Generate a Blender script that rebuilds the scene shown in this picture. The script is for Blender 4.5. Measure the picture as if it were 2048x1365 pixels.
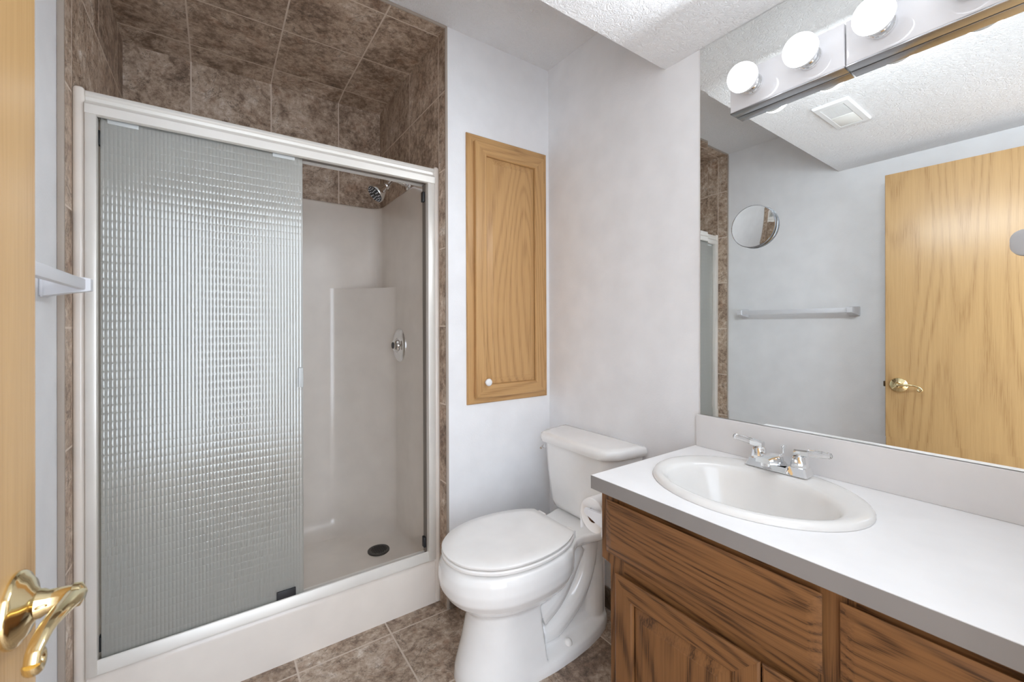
import bpy, bmesh, math, random
from mathutils import Vector, Matrix
from math import pi, sin, cos, radians

# ------------------------------------------------------------------ scene, camera, light
for o in list(bpy.data.objects):
    bpy.data.objects.remove(o)
scn = bpy.context.scene
C = scn.collection
random.seed(7)

PSI, PITCH, ROLL = 0.609552, 0.002416, -0.0040594
F_PX, PY = 848.117, 650.206
CAM = Vector((0, 0, 1.182))
fw = Vector((sin(PSI)*cos(PITCH), cos(PSI)*cos(PITCH), sin(PITCH)))
r0 = Vector((cos(PSI), -sin(PSI), 0)); u0 = r0.cross(fw)
rt = r0*cos(ROLL) + u0*sin(ROLL); up = -r0*sin(ROLL) + u0*cos(ROLL)
cam = bpy.data.cameras.new('camera'); co = bpy.data.objects.new('camera', cam); C.objects.link(co)
co.matrix_world = Matrix(((rt.x, up.x, -fw.x, CAM.x), (rt.y, up.y, -fw.y, CAM.y), (rt.z, up.z, -fw.z, CAM.z), (0, 0, 0, 1)))
cam.sensor_width = 36; cam.lens = F_PX/2048*36
cam.shift_x = 0; cam.shift_y = -(682.5-PY)/2048
cam.clip_start = 0.01
cam.dof.use_dof = True; cam.dof.focus_distance = 1.7; cam.dof.aperture_fstop = 8
scn.camera = co

w = bpy.data.worlds.new('hall_light'); scn.world = w; w.use_nodes = True
w.node_tree.nodes['Background'].inputs[0].default_value = (0.87, 0.97, 1.10, 1)
w.node_tree.nodes['Background'].inputs[1].default_value = 4.1
scn.view_settings.view_transform = 'Standard'; scn.view_settings.look = 'None'
scn.view_settings.gamma = 1; scn.view_settings.use_curve_mapping = False
scn.view_settings.exposure = 0.3
scn.cycles.use_denoising = True
scn.cycles.max_bounces = 14; scn.cycles.diffuse_bounces = 8; scn.cycles.glossy_bounces = 6; scn.cycles.transmission_bounces = 10
BULB_STRENGTH = 5.5
LAMP_WATT = 1.6

# ------------------------------------------------------------------ room numbers
XL, XR, YN, YB, ZC, ZS, YS = -0.345, 1.347, -0.105, 1.61, 2.44, 2.116, 0.947
SY = 1.68       # shower front plane

# ------------------------------------------------------------------ materials
def new_mat(name):
    m = bpy.data.materials.new(name); m.use_nodes = True
    nt = m.node_tree
    return m, nt, nt.nodes['Principled BSDF']

def lin(r, g, b):
    f = lambda c: (c/255/12.92) if c/255 <= 0.04045 else ((c/255+0.055)/1.055)**2.4
    return (f(r), f(g), f(b), 1)

def node(nt, typ, **kw):
    n = nt.nodes.new(typ)
    for k, v in kw.items():
        setattr(n, k, v)
    return n

def mth(nt, op, a, b=None, c=None):
    n = nt.nodes.new('ShaderNodeMath'); n.operation = op
    for i, v in enumerate((a, b, c)):
        if v is None: continue
        if isinstance(v, (int, float)): n.inputs[i].default_value = v
        else: nt.links.new(v, n.inputs[i])
    return n.outputs[0]

def pos(nt):
    return nt.nodes.new('ShaderNodeNewGeometry').outputs['Position']

def scaled(nt, vec, s, off=(0, 0, 0)):
    m = nt.nodes.new('ShaderNodeMapping'); nt.links.new(vec, m.inputs[0])
    m.inputs['Scale'].default_value = s; m.inputs['Location'].default_value = off
    return m.outputs[0]

def noise(nt, vec, scale, detail=2, rough=0.5, dist=0.0):
    n = nt.nodes.new('ShaderNodeTexNoise'); nt.links.new(vec, n.inputs['Vector'])
    n.inputs['Scale'].default_value = scale; n.inputs['Detail'].default_value = detail
    n.inputs['Roughness'].default_value = rough; n.inputs['Distortion'].default_value = dist
    return n.outputs[0]

def ramp(nt, fac, stops):
    r = nt.nodes.new('ShaderNodeValToRGB'); nt.links.new(fac, r.inputs[0])
    e = r.color_ramp.elements
    while len(e) < len(stops): e.new(0.5)
    for i, (p, c) in enumerate(stops):
        e[i].position = p; e[i].color = c if len(c) == 4 else (*c, 1)
    return r.outputs[0]

def mix(nt, fac, a, b, mode='MIX'):
    n = nt.nodes.new('ShaderNodeMix'); n.data_type = 'RGBA'; n.blend_type = mode
    for i, v in ((0, fac), (6, a), (7, b)):
        if isinstance(v, (int, float)): n.inputs[i].default_value = v
        elif isinstance(v, tuple): n.inputs[i].default_value = v
        else: nt.links.new(v, n.inputs[i])
    return n.outputs[2]

def bump(nt, bsdf, height, strength, dist):
    b = nt.nodes.new('ShaderNodeBump'); nt.links.new(height, b.inputs['Height'])
    b.inputs['Strength'].default_value = strength; b.inputs['Distance'].default_value = dist
    nt.links.new(b.outputs[0], bsdf.inputs['Normal'])
    return b

def plain(name, col, rough=0.5, metal=0.0, bumps=None, coat=0.0, spec=None):
    m, nt, b = new_mat(name)
    p = pos(nt)
    n = noise(nt, p, 9, 3)
    c2 = tuple(min(1, x*1.03) for x in col[:3]) + (1,); c1 = tuple(x*0.97 for x in col[:3]) + (1,)
    nt.links.new(ramp(nt, n, [(0.3, c1), (0.7, c2)]), b.inputs['Base Color'])
    b.inputs['Roughness'].default_value = rough; b.inputs['Metallic'].default_value = metal
    b.inputs['Coat Weight'].default_value = coat; b.inputs['Coat Roughness'].default_value = 0.06
    if spec is not None: b.inputs['Specular IOR Level'].default_value = spec
    if bumps:
        sc, st, di = bumps
        bump(nt, b, noise(nt, p, sc, 3), st, di)
    return m

WALL = plain('white_wall_paint', lin(239, 240, 242), 0.55, bumps=(160, 0.12, 0.004), spec=0.3)

def ceiling_mat():
    m, nt, b = new_mat('brushed_ceiling_texture')
    p = pos(nt)
    b.inputs['Base Color'].default_value = lin(238, 238, 239); b.inputs['Roughness'].default_value = 0.7
    b.inputs['Specular IOR Level'].default_value = 0.2
    w_ = noise(nt, p, 7, 2)
    a = noise(nt, scaled(nt, p, (1, 1, 1)), 55, 4, 0.6, 1.1)
    ridge = mth(nt, 'ABSOLUTE', mth(nt, 'SUBTRACT', a, 0.5))
    h = mth(nt, 'SUBTRACT', 1.0, mth(nt, 'MULTIPLY', ridge, 5.0))
    h = mth(nt, 'MAXIMUM', h, 0.2)
    h = mth(nt, 'MULTIPLY', h, mth(nt, 'ADD', w_, 0.3))
    bump(nt, b, h, 0.6, 0.006)
    return m
CEIL = ceiling_mat()

def tile_mat(name, ax, off, pitch, base=1.0, wdt=0.006, seed=0.0):
    """brown mottled stone tile; ax = two world axes of the surface"""
    m, nt, b = new_mat(name)
    p = pos(nt)
    s = nt.nodes.new('ShaderNodeSeparateXYZ'); nt.links.new(p, s.inputs[0])
    masks = []; cells = []
    for a, o, pt in zip(ax, off, pitch):
        t = mth(nt, 'DIVIDE', mth(nt, 'SUBTRACT', s.outputs[a], o), pt)
        cells.append(mth(nt, 'FLOOR', t))
        d = mth(nt, 'ABSOLUTE', mth(nt, 'SUBTRACT', mth(nt, 'FRACT', t), 0.5))
        masks.append(mth(nt, 'GREATER_THAN', d, 0.5 - wdt/pt/2))
    grout = mth(nt, 'MAXIMUM', masks[0], masks[1])
    cv = nt.nodes.new('ShaderNodeCombineXYZ')
    nt.links.new(cells[0], cv.inputs[0]); nt.links.new(cells[1], cv.inputs[1]); cv.inputs[2].default_value = seed
    wn = nt.nodes.new('ShaderNodeTexWhiteNoise'); nt.links.new(cv.outputs[0], wn.inputs[0])
    sh = nt.nodes.new('ShaderNodeVectorMath'); sh.operation = 'MULTIPLY_ADD'
    nt.links.new(wn.outputs['Color'], sh.inputs[0]); sh.inputs[1].default_value = (9, 9, 9); nt.links.new(p, sh.inputs[2])
    q = sh.outputs[0]
    n1 = noise(nt, q, 5.0, 6, 0.62, 0.9)
    n2 = noise(nt, q, 42, 5, 0.72, 0.3)
    n3 = noise(nt, q, 15, 5, 0.7, 0.8)
    f = mth(nt, 'ADD', mth(nt, 'MULTIPLY', n1, 0.38), mth(nt, 'ADD', mth(nt, 'MULTIPLY', n2, 0.38), mth(nt, 'MULTIPLY', n3, 0.24)))
    k = base
    cc = lambda r, g, bl: tuple(x*k for x in lin(r, g, bl)[:3]) + (1,)
    col = ramp(nt, f, [(0.36, cc(76, 62, 51)), (0.44, cc(116, 98, 84)), (0.50, cc(148, 130, 113)), (0.56, cc(168, 153, 138)), (0.63, cc(192, 184, 175))])
    rust = ramp(nt, noise(nt, q, 11, 4, 0.7), [(0.55, (0, 0, 0)), (0.72, (1, 1, 1))])
    col = mix(nt, mth(nt, 'MULTIPLY', rust, 0.30), col, cc(140, 98, 70))
    vo = nt.nodes.new('ShaderNodeTexNoise'); nt.links.new(q, vo.inputs['Vector']); vo.inputs['Scale'].default_value = 6.5
    vo.inputs['Detail'].default_value = 7; vo.inputs['Roughness'].default_value = 0.65; vo.inputs['Distortion'].default_value = 1.2
    crack = ramp(nt, mth(nt, 'ABSOLUTE', mth(nt, 'SUBTRACT', vo.outputs[0], 0.52)), [(0.0, (1, 1, 1)), (0.010, (0, 0, 0))])
    col = mix(nt, mth(nt, 'MULTIPLY', crack, 0.75), col, cc(62, 50, 42))
    speck = ramp(nt, noise(nt, q, 130, 3, 0.6), [(0.30, (1, 1, 1)), (0.40, (0, 0, 0))])
    col = mix(nt, mth(nt, 'MULTIPLY', speck, 0.55), col, cc(60, 50, 44))
    col = mix(nt, mth(nt, 'MULTIPLY', mth(nt, 'SUBTRACT', wn.outputs[0], 0.5), 0.3), col, cc(100, 86, 76))
    col = mix(nt, grout, col, cc(178, 166, 154))
    nt.links.new(col, b.inputs['Base Color'])
    b.inputs['Roughness'].default_value = 0.5
    h = mth(nt, 'ADD', mth(nt, 'MULTIPLY', mth(nt, 'SUBTRACT', 1.0, grout), 1.0), mth(nt, 'MULTIPLY', n2, 0.5))
    bump(nt, b, h, 0.35, 0.002)
    return m
PX, PZ, PYT = 0.3265, 0.33, 0.336
TB = 1.6
T_BACK = tile_mat('brown_tile_back', (0, 2), (-0.093, 2.172), (PX, PZ), TB, seed=1)
T_SIDE = tile_mat('brown_tile_side', (1, 2), (2.014, 2.172), (PYT, PZ), TB, seed=2)
T_CEIL = tile_mat('brown_tile_ceiling', (0, 1), (-0.093, 2.014), (PX, PYT), TB, seed=3)
T_FLOOR = tile_mat('brown_tile_floor', (0, 1), (0.227, 1.607), (0.3235, 0.33), 1.4, seed=4)
T_BASE = tile_mat('shaded_tile_base', (0, 1), (0.88, 1.42), (0.33, 0.33), 0.55, seed=5)  # same brown tile, darkened so its colour holds the baseboard's shade
BULLN = plain('pale_tile_edge', lin(172, 160, 148), 0.45, bumps=(90, 0.2, 0.003))

def wood_mat(name, light, dark, axis, rough=0.4, freq=9.0, contrast=1.0, seed=0.0, pore=0.5, low=2.2):
    m, nt, b = new_mat(name)
    p = pos(nt)
    s1 = [low, low, low]; s1[axis] = low*0.13
    s2 = [420, 420, 420]; s2[axis] = 9
    s3 = [110, 110, 110]; s3[axis] = 1.6
    off = (seed*3.1, seed*1.7, seed*2.3)
    n1 = noise(nt, scaled(nt, p, s1, off), 1.6, 1.2, 0.4, 0.15)
    rings = mth(nt, 'SINE', mth(nt, 'MULTIPLY', n1, freq*2*pi))
    rings = mth(nt, 'MULTIPLY_ADD', rings, 0.5, 0.5)
    rings = mth(nt, 'POWER', rings, 2.6)
    n2 = noise(nt, scaled(nt, p, s2, off), 1.0, 2, 0.6)
    n3 = noise(nt, scaled(nt, p, s3, off), 1.0, 3, 0.6)
    f = mth(nt, 'ADD', mth(nt, 'MULTIPLY', rings, 0.42*contrast), mth(nt, 'ADD', mth(nt, 'MULTIPLY', mth(nt, 'SUBTRACT', n3, 0.42), 0.45), 0.0))
    pr = ramp(nt, n2, [(0.40, (1, 1, 1)), (0.55, (0, 0, 0))])
    f = mth(nt, 'ADD', f, mth(nt, 'MULTIPLY', mth(nt, 'MULTIPLY', pr, mth(nt, 'ADD', rings, 0.35)), pore*0.45))
    col = ramp(nt, f, [(0.0, light), (0.75, dark)])
    nt.links.new(col, b.inputs['Base Color'])
    b.inputs['Roughness'].default_value = rough; b.inputs['Specular IOR Level'].default_value = 0.4
    bump(nt, b, n2, 0.10, 0.0008)
    return m
OAK_L, OAK_D = lin(202, 160, 108), lin(150, 108, 66)
OAK_V = wood_mat('oak_vertical', OAK_L, OAK_D, 2, 0.38, 26, 0.35, 0, 0.5)
OAK_H = wood_mat('oak_horizontal', OAK_L, OAK_D, 0, 0.38, 26, 0.35, 2, 0.5)
VAN_L, VAN_D = lin(130, 90, 54), lin(72, 46, 26)  # oak darkened to put the shade of the vanity front into colour
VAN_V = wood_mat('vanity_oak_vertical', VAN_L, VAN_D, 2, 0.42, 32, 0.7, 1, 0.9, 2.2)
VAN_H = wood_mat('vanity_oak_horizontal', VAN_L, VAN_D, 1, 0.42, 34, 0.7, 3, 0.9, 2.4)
DOORW = wood_mat('light_oak_veneer', lin(194, 158, 109), lin(158, 121, 79), 2, 0.27, 34, 0.35, 5, 0.6, 1.6)

STALL = plain('cream_fibreglass', lin(234, 226, 217), 0.22, coat=0.3)
FRAME = plain('satin_cream_metal', lin(230, 226, 219), 0.33, metal=0.25)
LAMIN = plain('white_laminate', lin(240, 240, 241), 0.42, spec=0.4)
SPLASH = plain('shaded_white_laminate', lin(226, 225, 225), 0.4, spec=0.4)  # counter laminate with the backsplash's shade put into its colour
EDGE = plain('shaded_edge_laminate', lin(138, 134, 132), 0.42, spec=0.4)  # counter edge laminate, darkened to paint in the shade on it
PORC = plain('white_porcelain', lin(246, 246, 245), 0.09, coat=0.4)
SINKM = plain('white_enamel', lin(231, 230, 228), 0.16)
SEATM = plain('white_seat_plastic', lin(247, 246, 244), 0.28)
PLAS = plain('pale_grey_plastic', lin(222, 223, 227), 0.35)
CHROME = plain('chrome', (0.86, 0.87, 0.88), 0.05, metal=1)
DCHROME = plain('dark_chrome', (0.30, 0.31, 0.33), 0.08, metal=1)
BARM = plain('polished_steel', (0.50, 0.50, 0.52), 0.22, metal=1)
BARE = plain('glossy_white_enamel', lin(224, 224, 227), 0.06, coat=0.6)
BRASS = plain('polished_brass', (0.84, 0.71, 0.42), 0.11, metal=1)
BLACK = plain('black_rubber', (0.015, 0.015, 0.017), 0.45)
DARK = plain('dark_channel', (0.2, 0.17, 0.145), 0.5)
DRAINM = plain('dark_drain_metal', (0.10, 0.095, 0.09), 0.35, metal=0.7)
PAPER = plain('toilet_paper', lin(240, 239, 238), 0.9, bumps=(180, 0.2, 0.002))
KRAFT = plain('cardboard_core', lin(120, 84, 62), 0.9)
KNOBM = plain('white_ceramic_knob', lin(240, 240, 240), 0.15, coat=0.5)
FANM = plain('white_fan_plastic', lin(226, 226, 226), 0.4)
LENSM = plain('frosted_lens_plastic', lin(240, 240, 236), 0.3)
HOLEM = plain('shadow_gap', (0.02, 0.017, 0.015), 0.8)
HOOKM = plain('grey_plastic', lin(196, 199, 203), 0.35)
HINGE = plain('bronze_hinge', (0.10, 0.07, 0.045), 0.4, metal=0.8)

def mirror_mat(name):
    m, nt, b = new_mat(name)
    b.inputs['Base Color'].default_value = (0.93, 0.95, 0.94, 1); b.inputs['Metallic'].default_value = 1
    b.inputs['Roughness'].default_value = 0.0
    n = noise(nt, pos(nt), 2, 1)
    nt.links.new(ramp(nt, n, [(0, (0.865, 0.885, 0.875)), (1, (0.875, 0.895, 0.885))]), b.inputs['Base Color'])
    return m
MIRROR = mirror_mat('silvered_mirror')

def acrylic():
    m, nt, b = new_mat('clear_acrylic')
    b.inputs['Base Color'].default_value = (0.97, 0.98, 0.99, 1); b.inputs['Roughness'].default_value = 0.03
    b.inputs['Transmission Weight'].default_value = 1; b.inputs['IOR'].default_value = 1.49
    return m
ACRYL = acrylic()
CLIP = plain('cloudy_plastic', lin(196, 199, 198), 0.3)

def obscure_glass():
    m, nt, b = new_mat('ribbed_obscure_glass')
    p = pos(nt)
    s = nt.nodes.new('ShaderNodeSeparateXYZ'); nt.links.new(p, s.inputs[0])
    def wave(sock, period, power):
        t = mth(nt, 'SINE', mth(nt, 'MULTIPLY', sock, pi/period))
        return mth(nt, 'POWER', mth(nt, 'ABSOLUTE', t), power)
    h = mth(nt, 'MULTIPLY', wave(s.outputs[0], 0.0095, 1.0), wave(s.outputs[2], 0.0245, 0.35))
    bp = nt.nodes.new('ShaderNodeBump'); nt.links.new(h, bp.inputs['Height'])
    bp.inputs['Strength'].default_value = 0.34; bp.inputs['Distance'].default_value = 0.0018
    tr = nt.nodes.new('ShaderNodeBsdfTranslucent'); tr.inputs[0].default_value = (0.87, 0.88, 0.855, 1)
    df = nt.nodes.new('ShaderNodeBsdfDiffuse'); df.inputs[0].default_value = (0.72, 0.73, 0.705, 1)
    rf = nt.nodes.new('ShaderNodeBsdfRefraction'); rf.inputs[0].default_value = (0.93, 0.94, 0.915, 1)
    rf.inputs['Roughness'].default_value = 0.35; rf.inputs['IOR'].default_value = 1.2
    gl = nt.nodes.new('ShaderNodeBsdfGlossy'); gl.inputs[0].default_value = (0.93, 0.91, 0.87, 1); gl.inputs['Roughness'].default_value = 0.14
    for x in (tr, df, rf, gl): nt.links.new(bp.outputs[0], x.inputs['Normal'])
    def mx(f, a, c):
        k = nt.nodes.new('ShaderNodeMixShader')
        if isinstance(f, float): k.inputs[0].default_value = f
        else: nt.links.new(f, k.inputs[0])
        nt.links.new(a, k.inputs[1]); nt.links.new(c, k.inputs[2]); return k.outputs[0]
    a = mx(0.35, tr.outputs[0], df.outputs[0])
    a = mx(0.35, a, rf.outputs[0])
    fr = nt.nodes.new('ShaderNodeFresnel'); fr.inputs[0].default_value = 1.5; nt.links.new(bp.outputs[0], fr.inputs['Normal'])
    a = mx(mth(nt, 'MULTIPLY_ADD', fr.outputs[0], 1.0, 0.10), a, gl.outputs[0])
    nt.links.new(a, nt.nodes['Material Output'].inputs[0])
    return m
GLASS = obscure_glass()

def bulb_mat():
    m, nt, b = new_mat('lit_frosted_bulb')
    b.inputs['Base Color'].default_value = (0.9, 0.9, 0.9, 1)
    b.inputs['Emission Color'].default_value = (0.91, 0.98, 1.05, 1)
    b.inputs['Emission Strength'].default_value = BULB_STRENGTH
    return m
BULB = bulb_mat()
BULBW = plain('white_bulb_housing', lin(235, 235, 236), 0.35)

# ------------------------------------------------------------------ mesh helpers (world coordinates)
def V(*a): return Vector(a)

def box(bm, x0, x1, y0, y1, z0, z1, bev=0.0, seg=2):
    vs = [bm.verts.new((x, y, z)) for x in (x0, x1) for y in (y0, y1) for z in (z0, z1)]
    idx = [(0, 1, 3, 2), (4, 6, 7, 5), (0, 4, 5, 1), (2, 3, 7, 6), (0, 2, 6, 4), (1, 5, 7, 3)]
    fs = [bm.faces.new([vs[i] for i in f]) for f in idx]
    if bev > 0:
        es = list({e for f in fs for e in f.edges})
        bmesh.ops.bevel(bm, geom=es, offset=bev, segments=seg, affect='EDGES', profile=0.5)
    return bm

def loft(bm, rings, cap0=True, cap1=True, closed=True):
    vr = [[bm.verts.new(p) for p in r] for r in rings]
    n = len(rings[0])
    for a, b in zip(vr, vr[1:]):
        for i in range(n if closed else n-1):
            j = (i+1) % n
            try: bm.faces.new((a[i], a[j], b[j], b[i]))
            except ValueError: pass
    if closed and cap0: bm.faces.new(vr[0][::-1])
    if closed and cap1: bm.faces.new(vr[-1])
    return vr

def frame_axes(d):
    d = d.normalized()
    a = V(0, 0, 1) if abs(d.z) < 0.9 else V(1, 0, 0)
    x = d.cross(a).normalized(); y = x.cross(d).normalized()
    return x, y

def lathe(bm, origin, axis, prof, n=32, cap0=True, cap1=True, sx=1.0, sy=1.0):
    """prof = [(radius, distance along axis)]"""
    x, y = frame_axes(Vector(axis)); d = Vector(axis).normalized(); o = Vector(origin)
    rings = []
    for r, t in prof:
        r = max(r, 1e-4)
        rings.append([o + d*t + x*(r*sx*cos(2*pi*i/n)) + y*(r*sy*sin(2*pi*i/n)) for i in range(n)])
    loft(bm, rings, cap0, cap1)

def tube(bm, pts, rad, n=14, sub=0, flat=1.0):
    pts = [Vector(p) for p in pts]
    rr = list(rad) if isinstance(rad, (list, tuple)) else [rad]*len(pts)
    if sub:
        np_, nr = [], []
        for i in range(len(pts)-1):
            p0 = pts[max(i-1, 0)]; p1 = pts[i]; p2 = pts[i+1]; p3 = pts[min(i+2, len(pts)-1)]
            for k in range(sub):
                t = k/sub
                np_.append(0.5*((2*p1) + (p2-p0)*t + (2*p0-5*p1+4*p2-p3)*t*t + (3*p1-p0-3*p2+p3)*t**3))
                nr.append(rr[i]*(1-t)+rr[i+1]*t)
        np_.append(pts[-1]); nr.append(rr[-1]); pts, rr = np_, nr
    rings = []; px = None
    for i, p in enumerate(pts):
        d = (pts[min(i+1, len(pts)-1)] - pts[max(i-1, 0)]).normalized()
        if px is None: px, py = frame_axes(d)
        else:
            px = (px - d*px.dot(d)).normalized(); py = px.cross(d).normalized()
        rings.append([p + px*(rr[i]*cos(2*pi*k/n)) + py*(rr[i]*flat*sin(2*pi*k/n)) for k in range(n)])
    loft(bm, rings)

def extrude_poly(bm, pts, fmap, d0, d1, bev=0):
    """pts 2d -> fmap(a,b,d)"""
    a = [fmap(p[0], p[1], d0) for p in pts]; b = [fmap(p[0], p[1], d1) for p in pts]
    loft(bm, [a, b])

def loc_of(o):
    v = Vector((0, 0, 0))
    while o is not None:
        v += o.location; o = o.parent
    return v

def obj(name, bm, mat, parent=None, smooth=40, origin=None):
    bmesh.ops.recalc_face_normals(bm, faces=bm.faces)
    me = bpy.data.meshes.new(name)
    bm.to_mesh(me); bm.free()
    for m in (mat if isinstance(mat, (list, tuple)) else [mat]): me.materials.append(m)
    if smooth:
        for p in me.polygons: p.use_smooth = True
        me.set_sharp_from_angle(angle=radians(smooth))
    o = bpy.data.objects.new(name, me); C.objects.link(o)
    off = loc_of(parent)
    if origin is not None:
        o.location = Vector(origin) - off; off = Vector(origin)
    me.transform(Matrix.Translation(-off))
    if parent: o.parent = parent
    return o

def tag(o, label, cat, group=None, kind=None):
    o['label'] = label; o['category'] = cat
    if group: o['group'] = group
    if kind: o['kind'] = kind
    return o

def thing(name, label, cat, loc, group=None, kind=None):
    o = bpy.data.objects.new(name, None); C.objects.link(o); o.location = loc
    o.empty_display_size = 0.05
    return tag(o, label, cat, group, kind)

def struct(name, bm, mat, label, cat, smooth=0):
    return tag(obj(name, bm, mat, None, smooth), label, cat, kind='structure')

NB = bmesh.new

# ------------------------------------------------------------------ room shell
HX0, HX1, HY = -0.95, 1.35, -1.45            # strip of hallway behind the doorway
bm = NB(); box(bm, XL-0.1, XR+0.1, YN-0.12, SY+0.02, -0.1, 0.0)
box(bm, XL-0.6, XR+0.1, HY, YN-0.12, -0.1, 0.0)
struct('floor', bm, T_FLOOR, 'brown mottled square tile floor of the bathroom', 'floor')

bm = NB(); box(bm, XL-0.1, XL, YN-0.12, YB, 0, ZC+0.1)
struct('wall_left', bm, WALL, 'white painted left wall behind the open door and towel bar', 'wall')
bm = NB(); box(bm, XR, XR+0.1, YN-0.12, YB+0.11, 0, ZC+0.1)
struct('wall_right', bm, WALL, 'white painted right wall behind toilet and large mirror', 'wall')
bm = NB(); box(bm, 0.795, XR, YB, YB+0.10, 0, ZC+0.1)
struct('wall_back', bm, WALL, 'white painted wall between shower opening and corner, holding the oak cabinet', 'wall')
bm = NB()
box(bm, XL, -0.235, YN-0.12, YN, 0, ZC+0.1); box(bm, 0.56, XR, YN-0.12, YN, 0, ZC+0.1); box(bm, -0.235, 0.56, YN-0.12, YN, 2.03, ZC+0.1)
struct('wall_front', bm, WALL, 'white painted wall around the doorway where the camera stands', 'wall')

bm = NB(); box(bm, XL-0.1, XR+0.1, YS, YB, ZC, ZC+0.1)
box(bm, XL, XR, YN, YS, ZS, ZC+0.1)
struct('ceiling', bm, CEIL, 'white brushed-texture ceiling with lowered soffit over the vanity', 'ceiling')

# shower recess in tile
bm = NB(); box(bm, XL-0.1, -0.33, YB, 2.58, 0, ZC+0.1)
struct('wall_shower_left', bm, T_SIDE, 'brown stone tile left side wall of the shower recess', 'wall')
bm = NB(); box(bm, 0.797, 0.93, YB+0.10, 2.58, 0, ZC+0.1); box(bm, 0.790, 0.797, YB+0.004, 2.475, 0, ZC)
struct('wall_shower_right', bm, T_SIDE, 'brown stone tile right side wall of the shower recess', 'wall')
bm = NB(); box(bm, -0.33, 0.797, 2.475, 2.58, 0, ZC+0.1)
struct('wall_shower_back', bm, T_BACK, 'brown stone tile back wall of the shower recess', 'wall')
bm = NB()
prof = [(YB, ZC+0.1), (YB, ZC-0.008), (2.352, ZC-0.004), (2.475, ZC-0.018), (2.475, ZC+0.1)]
loft(bm, [[V(-0.33, y, z) for y, z in prof], [V(0.79, y, z) for y, z in prof]])
struct('ceiling_shower', bm, T_CEIL, 'brown stone tile ceiling of the shower recess', 'ceiling')

# bullnose tile edging round the opening
def edge_strip(name, pts, label):
    bm = NB(); box(bm, *pts, bev=0.003); struct(name, bm, BULLN, label, 'tile trim', smooth=40)
edge_strip('trim_1', (XL, -0.330, YB-0.004, YB+0.004, 0, ZC-0.01), 'pale bullnose tile edge on the left of the shower opening')
edge_strip('trim_2', (0.787, 0.7985, YB-0.004, YB+0.004, 0, ZC-0.01), 'pale bullnose tile edge on the right of the shower opening')
edge_strip('trim_3', (-0.33, 0.7985, YB-0.004, YB+0.004, ZC-0.012, ZC), 'pale bullnose tile edge along the top of the shower opening')

# tile baseboards
bm = NB(); box(bm, XR-0.011, XR, 0.80, YB-0.011, 0, 0.085, bev=0.003)
struct('baseboard_right', bm, T_BASE, 'brown tile baseboard behind the toilet, with shade in its colour', 'baseboard', smooth=40)
bm = NB(); box(bm, 0.7985, XR, YB-0.011, YB, 0, 0.085, bev=0.003)
struct('baseboard_back', bm, T_BASE, 'brown tile baseboard under the oak wall cabinet, with shade in its colour', 'baseboard', smooth=40)
# casing of the doorway behind the camera
bm = NB(); box(bm, 0.545, 0.56, YN-0.12, YN, 0, 2.03); box(bm, -0.235, -0.22, YN-0.12, YN, 0, 2.03); box(bm, -0.22, 0.545, YN-0.12, YN, 2.015, 2.03)
struct('trim_4', bm, OAK_V, 'oak jamb lining of the entrance doorway', 'door frame')

# ------------------------------------------------------------------ open door
DE = V(-0.165, 0.6935, 0); DDIR = V(-0.0525, -0.9986, 0).normalized(); DN = V(0.9986, -0.0525, 0).normalized()
DP = lambda a, n, z: DE + DDIR*a + DN*n + V(0, 0, z)     # along door from free edge, out of its face, height
door = thing('door_1', 'light oak flush door standing open at the left', 'door', (DE.x, DE.y, 0), kind='structure')
bm = NB()
pr = [(0, -0.035), (0, -0.002), (0.002, 0), (0.758, 0), (0.76, -0.002), (0.76, -0.035)]
loft(bm, [[DP(a, n, 0.012) for a, n in pr], [DP(a, n, 1.978) for a, n in pr]])
obj('door_panel', bm, DOORW, door, 30)
LZ, LA = 0.897, 0.053
bm = NB(); lathe(bm, DP(LA, 0, LZ), DN, [(0.036, 0), (0.0365, 0.003), (0.034, 0.006), (0.031, 0.007), (0.027, 0.011), (0.018, 0.014), (0.0145, 0.017)], 48)
ros = obj('lever_rosette', bm, BRASS, door, 50)
bm = NB()
lathe(bm, DP(LA, 0.012, LZ), DN, [(0.0145, 0), (0.0140, 0.008), (0.0115, 0.012), (0.0110, 0.030), (0.0125, 0.031), (0.0115, 0.037), (0.006, 0.040)], 32)
pts = [DP(LA+0.0, 0.043, LZ+0.001), DP(LA+0.02, 0.045, LZ+0.004), DP(LA+0.045, 0.044, LZ+0.007), DP(LA+0.066, 0.041, LZ+0.005), DP(LA+0.083, 0.039, LZ-0.003), DP(LA+0.090, 0.039, LZ-0.012)]
tube(bm, pts, [0.011, 0.0098, 0.0078, 0.0068, 0.0060, 0.0055], 16, sub=6, flat=0.72)
sc = [DP(LA+0.090-0.0, 0.039, LZ-0.012)]
for k in range(1, 15):
    t = k/14*1.65*pi; r = 0.0095*(1-0.5*k/14)
    sc.append(DP(LA+0.081+r*cos(t)*1.0, 0.039, LZ-0.012-r*sin(t)))
tube(bm, sc, [0.0055-0.0015*i/14 for i in range(15)], 12, flat=1.2)
obj('lever_handle', bm, BRASS, door, 60)
bm = NB(); box(bm, DE.x-0.024, DE.x-0.011, DE.y, DE.y+0.011, LZ-0.014, LZ+0.014, 0.003)
obj('latch_bolt', bm, HINGE, door, 40)

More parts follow.
